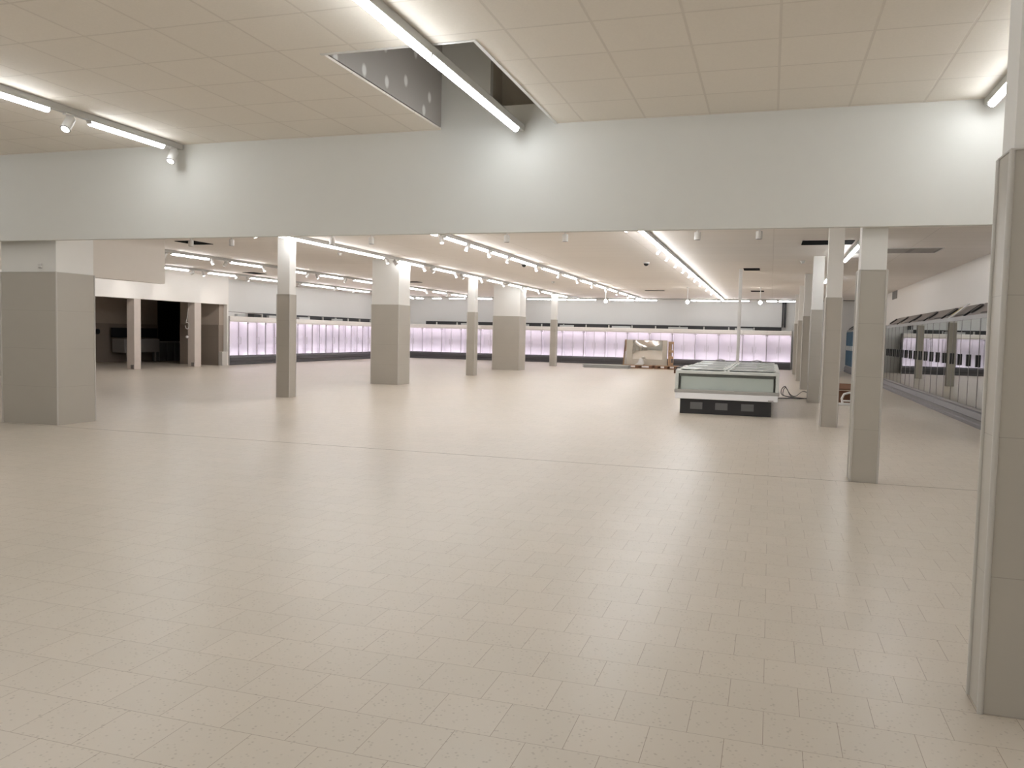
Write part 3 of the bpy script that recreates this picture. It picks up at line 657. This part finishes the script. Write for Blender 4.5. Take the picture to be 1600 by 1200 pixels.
# ------------------------------------------------------------------ island freezer
def island():
    x0, x1, y0, y1 = -1.585, 0.165, 14.70, 20.3
    t = thing('island_freezer', 'long island freezer with sliding glass lids standing on the floor', 'freezer', ((x0+x1)/2, (y0+y1)/2, 0))
    a, b = (x1-x0)/2, (y1-y0)/2
    pl = MB().box(-a+0.09, a-0.11, -b+0.06, b-0.06, 0, 0.27).build('plinth', 'black', t, bevel=0.006)
    for k, gx in enumerate((-0.50, -0.07, 0.37)):
        gr = MB().box(gx-0.105, gx+0.105, -b+0.045, -b+0.06, 0.085, 0.205)
        for j in range(9): gr.box(gx-0.10+j*0.024, gx-0.092+j*0.024, -b+0.038, -b+0.046, 0.09, 0.20)
        gr.build('vent_grille', 'grille', pl)
    MB().box(-a+0.008, a-0.008, -b-0.008, b+0.008, 0.265, 0.375).build('lower_panel', 'isl_white', t, bevel=0.01)
    MB().box(a-0.17, a-0.08, -b-0.013, -b-0.007, 0.275, 0.292).build('badge', 'chrome', t)
    MB().box(-a-0.01, a+0.01, -b-0.015, b+0.015, 0.372, 0.430).build('bumper', 'isl_grey', t, bevel=0.012)
    # inner tank
    MB().box(-a+0.05, a-0.05, -b+0.09, b-0.09, 0.36, 0.38).box(-a+0.05, -a+0.09, -b+0.09, b-0.09, 0.38, 0.66).box(a-0.09, a-0.05, -b+0.09, b-0.09, 0.38, 0.66).box(-a+0.05, a-0.05, -b+0.09, -b+0.12, 0.38, 0.655).box(-a+0.05, a-0.05, b-0.12, b-0.09, 0.38, 0.66).box(-0.03, 0.03, -b+0.12, b-0.12, 0.38, 0.72).build('tank', 'isl_in', t)
    MB().box(-a+0.05, a-0.05, -b+0.08, -b+0.10, 0.658, 0.705).build('dark_rail', 'grille', t)  # dark strip along the top of the front glazing
    # glazed ends and sides
    MB().box(-a+0.05, a-0.05, -b+0.028, -b+0.036, 0.43, 0.715).build('glass_panel', 'isl_glass', t)
    MB().box(-a+0.05, a-0.05, b-0.036, b-0.028, 0.43, 0.715).build('glass_panel', 'isl_glass', t)
    for s in (-1, 1):
        MB().box(s*(a-0.02)-0.004, s*(a-0.02)+0.004, -b+0.05, b-0.05, 0.43, 0.715).build('glass_panel', 'isl_glass', t)
    for sx in (-1, 1):
        for sy in (-1, 1):
            MB().box(min(sx*a, sx*(a-0.055)), max(sx*a, sx*(a-0.055)), min(sy*b, sy*(b-0.055)), max(sy*b, sy*(b-0.055)), 0.428, 0.715).build('corner_post', 'isl_frame', t, bevel=0.006)
    fr_ = MB().box(-a, a, -b, -b+0.10, 0.71, 0.765).box(-a, a, b-0.10, b, 0.71, 0.765).box(-a, -a+0.09, -b+0.1, b-0.1, 0.71, 0.765).box(a-0.09, a, -b+0.1, b-0.1, 0.71, 0.765)
    fr_.build('top_frame', 'isl_frame', t, bevel=0.01)
    MB().box(-0.05, -0.012, -b+0.1, b-0.1, 0.71, 0.79).box(0.012, 0.05, -b+0.1, b-0.1, 0.71, 0.79).build('centre_rail', 'isl_frame', t)
    n = 7; Lw = (2*b-0.2)/n
    for s in (-1, 1):
        for k in range(n):
            ya = -b+0.1+k*Lw; z = 0.772 if k % 2 else 0.785
            xa, xb = (0.055, a-0.06) if s > 0 else (-a+0.06, -0.055)
            xi, xo = (xa+0.02, xb-0.02) if s > 0 else (xb-0.02, xa+0.02); xm_ = xi+(xo-xi)*0.56
            l = MB().box(min(xi, xm_), max(xi, xm_), ya+0.02, ya+Lw-0.02, z, z+0.006).build('sliding_lid', 'lid_glass', t)
            MB().box(min(xo, xm_), max(xo, xm_), ya+0.02, ya+Lw-0.02, z, z+0.006).build('frosted_pane', 'frost', l)
            MB().box(xa, xb, ya, ya+0.032, z-0.004, z+0.012).box(xa, xb, ya+Lw-0.032, ya+Lw, z-0.004, z+0.012).box(xa, xa+0.02, ya+0.025, ya+Lw-0.025, z-0.004, z+0.012).box(xb-0.02, xb, ya+0.025, ya+Lw-0.025, z-0.004, z+0.012).build('lid_frame', 'isl_frame', l)
        xm = s*0.42
        MB().tube([(xm-0.13, b-0.06, 0.76), (xm-0.11, b-0.06, 0.82), (xm, b-0.06, 0.845), (xm+0.11, b-0.06, 0.82), (xm+0.13, b-0.06, 0.76)], 0.012).build('rear_handle', 'isl_grey', t, smooth=True)
    return t
island()
# cable on the floor
def smooth_path(P, n=8):
    P = [Vector(p) for p in P]; out = []
    for i in range(len(P)-1):
        p0 = P[max(i-1, 0)]; p1 = P[i]; p2 = P[i+1]; p3 = P[min(i+2, len(P)-1)]
        for k in range(n):
            u = k/n
            out.append(0.5*((2*p1)+(-p0+p2)*u+(2*p0-5*p1+4*p2-p3)*u*u+(-p0+3*p1-3*p2+p3)*u**3))
    out.append(P[-1]); return out
cab = smooth_path([(0.19, 19.6, 0.012), (0.45, 19.7, 0.012), (0.72, 19.75, 0.012), (0.88, 20.2, 0.012), (0.92, 21.2, 0.05), (0.80, 21.3, 0.09), (0.62, 20.6, 0.012), (0.50, 20.5, 0.05), (0.40, 20.55, 0.20), (0.36, 20.55, 0.24), (0.29, 20.5, 0.16), (0.30, 20.4, 0.05),
                   (0.45, 20.2, 0.012), (0.60, 20.1, 0.012), (0.5, 20.3, 0.03), (0.42, 20.5, 0.17), (0.37, 20.55, 0.21), (0.33, 20.5, 0.12), (0.36, 20.3, 0.03), (0.7, 19.95, 0.012), (0.9, 20.0, 0.012), (0.93, 20.9, 0.012)])
tag(MB().tube(cab, 0.009, 6).build('power_cable', 'black', smooth=True), 'looped black power cable on the floor right of the island freezer', 'cable')

# ------------------------------------------------------------------ carton behind the near right columns
t = thing('cardboard_box', 'open brown cardboard box on the floor between the two nearest narrow right columns', 'box', (1.69, 18.95, 0))
MB().box(-0.30, 0.30, -0.2, -0.185, 0, 0.30).box(-0.30, 0.30, 0.185, 0.2, 0, 0.30).box(-0.30, -0.285, -0.185, 0.185, 0, 0.30).box(0.285, 0.30, -0.185, 0.185, 0, 0.30).box(-0.285, 0.285, -0.185, 0.185, 0, 0.01).build('carton', 'card', t)
MB().box(-0.30, 0.30, -0.36, -0.2, 0.296, 0.302, Matrix.Translation((0, 0, 0)) ).build('flap', 'cardpale', t)
MB().box(-0.30, 0.30, 0.0, 0.15, 0, 0.006, Matrix.Translation((0, 0.2, 0.3)) @ Matrix.Rotation(math.radians(50), 4, 'X')).build('flap', 'card', t)
t = thing('plastic_bracket', 'white arched plastic piece on the floor in front of the open brown box', 'plastic part', (1.60, 18.45, 0))
MB().tube([(-0.11, 0, 0.02), (-0.13, 0, 0.14), (-0.09, 0, 0.23), (0.02, 0, 0.27), (0.12, 0, 0.24), (0.14, 0, 0.02)], 0.025).build('arch', 'bag', t, smooth=True)
MB().box(-0.22, 0.18, -0.03, 0.05, 0, 0.05).box(-0.1, 0.1, -0.02, 0.02, 0.08, 0.11).build('base', 'bag', t, bevel=0.008)

# ------------------------------------------------------------------ pallets with a framed mirror far back
def pallet(t, x0, x1, y0, y1, z0, mtx=None, nm='deck'):
    d = MB(); n = 7; wd = (y1-y0)
    for k in range(n):
        ya = y0+wd*k/n; d.box(x0, x1, ya, ya+wd/n*0.62, z0+0.122, z0+0.144, mtx)
    for k in range(3):
        ya = y0+(wd-0.1)*k/2; d.box(x0, x1, ya, ya+0.1, z0, z0+0.02, mtx)
    d.build('deck_boards', 'wood', t)
    b = MB()
    for i in range(3):
        for j in range(3):
            xa = x0+(x1-x0-0.14)*i/2; ya = y0+(wd-0.1)*j/2; b.box(xa, xa+0.14, ya, ya+0.1, z0+0.02, z0+0.122, mtx)
    b.build('blocks', 'card', t)
t = thing('wooden_pallet', 'wooden pallet lying flat under the framed mirror', 'pallet', (-5.9, 34.9, 0)); pallet(t, -0.15, 1.15, 0, 0.9, 0)
t = thing('wooden_pallet', 'wooden pallet lying flat right of the one under the mirror', 'pallet', (-4.65, 34.9, 0)); pallet(t, 0, 0.95, 0, 0.9, 0)
t = thing('framed_mirror', 'cream framed mirror sheet standing on the pallets', 'mirror', (-5.05, 35.35, 0.147), 0.0)
MB().box(-0.88, -0.62, -0.04, 0.04, 0, 1.07).box(0.66, 0.86, -0.04, 0.04, 0, 1.07).box(-0.62, 0.66, -0.04, 0.04, 0, 0.25).box(-0.62, 0.66, -0.04, 0.04, 1.05, 1.07).box(-0.62, 0.66, 0.03, 0.04, 0.25, 1.05).build('frame', 'frame', t, bevel=0.004)
mm = MB(); n = 16; b0 = len(mm.v)
for j in range(n+1):
    for i in range(n+1):
        u, v = i/n*2-1, j/n*2-1
        mm.v.append(Vector((0.02+0.64*u, -0.005-0.03*(1-u*u)*(1-v*v), 0.65+0.40*v)))
for j in range(n):
    for i in range(n): a_ = j*(n+1)+i; mm.f.append((a_, a_+1, a_+n+2, a_+n+1))
mm.build('mirror_sheet', 'mirror', t, smooth=True)
up = Matrix.Rotation(math.radians(88), 4, 'Y')
t = thing('wooden_pallet', 'wooden pallet standing on end right of the framed mirror', 'pallet', (-4.10, 35.2, 0.147))
pb = MB().box(-0.03, 0.02, 0, 0.8, 0, 1.02).build('deck_boards', 'wood', t)
pb2 = MB()
for z in (0.02, 0.30, 0.56, 0.92): pb2.box(0.02, 0.17, 0, 0.1, z, z+0.10)
pb2.box(0.17, 0.19, 0, 0.1, 0, 1.02); pb2.build('blocks', 'wood', t)
t = thing('timber_board', 'thin timber boards leaning left of the framed mirror', 'board', (-6.16, 35.9, 0))
MB().box(-0.03, 0.02, 0, 0.3, 0.0, 1.22, Matrix.Rotation(math.radians(4), 4, 'Y')).build('board', 'wood', t); MB().box(0.04, 0.07, 0, 0.3, 0.0, 1.1).build('board', 'frame', t)
st = MB()
for k in range(4): st.box(-1.0-0.05*(k % 2), 0.9, -0.35, 0.35, k*0.035, k*0.035+0.025)
tag(st.build('panel_stack', 'sheet', loc=(-7.05+0.5, 34.5, 0)), 'flat stack of grey panels on the floor left of the pallets', 'panel stack')
tag(MB().prism([(-0.2, 0), (-0.05, 0.10), (0.03, 0.30), (0.12, 0.28), (0.2, 0.06), (0.16, 0)], 'y', -0.12, 0.12).build('plastic_wrap', 'bag', loc=(-5.32, 35.05, 0.147), bevel=0.02), 'crumpled white plastic wrap on the pallet in front of the mirror', 'plastic wrap')
for k, (dx, z, m_) in enumerate(((0, 0, 'card'), (0.05, 0.13, 'black'), (0.15, 0.17, 'bag'), (0.1, 0.21, 'black'), (0.35, 0.25, 'bag'))):
    lab = ['dark wooden block under the panels left of the island freezer', 'lower black panel of the pile behind the island freezer', 'lower white panel of the pile behind the island freezer', 'upper black panel of the pile behind the island freezer', 'topmost white panel of the pile behind the island freezer'][k]
    if k == 0: o = MB().box(-0.1, 0.18, -0.1, 0.4, 0, 0.128)
    else: o = MB().box(-0.1, 1.0-0.1*k, -0.3, 0.9, 0, 0.036)
    tag(o.build('support_block' if k == 0 else 'flat_panel', m_, loc=(-3.35+dx, 31.5, z)), lab, 'block' if k == 0 else 'panel')

# ------------------------------------------------------------------ utility room openings and contents
def post(y0, y1, label):
    t = thing('concrete_post', label, 'post', (XL-0.14, (y0+y1)/2, 0)); b = (y1-y0)/2
    MB().box(-0.14, 0.135, -b, b, 0, 2.158).build('post_shaft', 'post', t, bevel=0.006)
    MB().box(0.02, 0.13, -b-0.03, -b, 0.02, 0.14).build('base_bracket', 'steel', t)
    return t
post(20.40, 20.68, 'beige post between the two dark openings at left')
post(23.15, 23.48, 'beige post right of the wide dark opening, left of the pier')
XU = -22.9
t = thing('wash_trough', 'dim grey wash trough on legs inside the left dark opening', 'trough', (XU+0.3, 26.0-0.9, 0))
MB().box(-0.25, 0.3, -1.0, 0.8, 0.35, 0.85).build('basin', 'cab_out', t, bevel=0.01)
for y in (-0.8, 0.6): MB().box(0.2, 0.26, y, y+0.06, 0, 0.35).build('leg', 'cab_out', t)
tag(MB().box(0, 0.06, -1.0, 1.3, 0, 0.35).build('wall_panel', 'black', loc=(XU, 25.1, 0.90)), 'black panel on the wall behind the dim wash trough', 'panel')
tag(MB().box(0, 0.18, -0.35, 0.2, 0, 0.12).cyl((0.09, -0.35, 0.05), (0.09, 0.2, 0.05), 0.1, n=12).build('wall_dispenser', 'black', loc=(XU, 23.2, 1.05)), 'black dispenser on the dim wall left of the trough', 'dispenser')
for k, (y, z) in enumerate(((23.0, 1.72), (23.3, 0.72), (23.2, 0.48))):
    tag(MB().box(0, 0.03, -0.05, 0.05, 0, 0.08).build('wall_socket', 'black', loc=(XU, y, z)), ('dark socket high on the dim utility room wall', 'upper dark pipe outlet below the wall dispenser', 'lower dark pipe outlet near the utility room floor')[k], 'socket')
for k in range(3):
    t = thing('waste_bin', '%s dim grey bin beside the wash trough in the dark opening' % ORD[k], 'bin', (XU+0.4, 27.0+0.42*k-0.9, 0), 0, 'bins in the dark utility room')
    MB().box(-0.18, 0.18, -0.18, 0.16, 0, 0.72).build('bin_body', 'grille', t, bevel=0.02); MB().box(-0.19, 0.19, -0.19, 0.17, 0.72, 0.76).build('lid', 'cab_out', t)
for k, (y, h_) in enumerate(((27.2, 0.75), (27.7, 0.9), (28.3, 0.7))):
    t = thing('covered_equipment', ('low dark covered equipment deep in the wide opening', 'tall dark covered equipment deep in the wide opening', 'dark covered equipment by the hose post')[k], 'equipment', (-21.9, y+0.6, 0), 0.2*k)
    MB().box(-0.25, 0.25, -0.22, 0.22, 0, h_).build('cabinet', 'grille', t, bevel=0.03); MB().box(-0.2, 0.2, -0.1, 0.18, h_, h_+0.08).build('cover', 'dark', t, bevel=0.02)
t = thing('hose_coil', 'looped pale hose hanging beside the right post of the wide opening', 'hose', (XL-0.22, 23.06, 0))
ring = [(0.0, -0.09*math.cos(a)-0.02, 1.38+0.11*math.sin(a)) for a in [PI*0.3+2*PI*i/20 for i in range(18)]]
MB().tube([(0, 0.03, 1.95), (0, 0.0, 1.7)]+ring, 0.012).build('hose', 'rail', t, smooth=True)
MB().ball((0.02, -0.05, 1.0), 0.045, n=12, m=8).cyl((0, 0.05, 1.0), (0, -0.05, 1.0), 0.015, n=8).build('valve', 'bag', t, smooth=True)
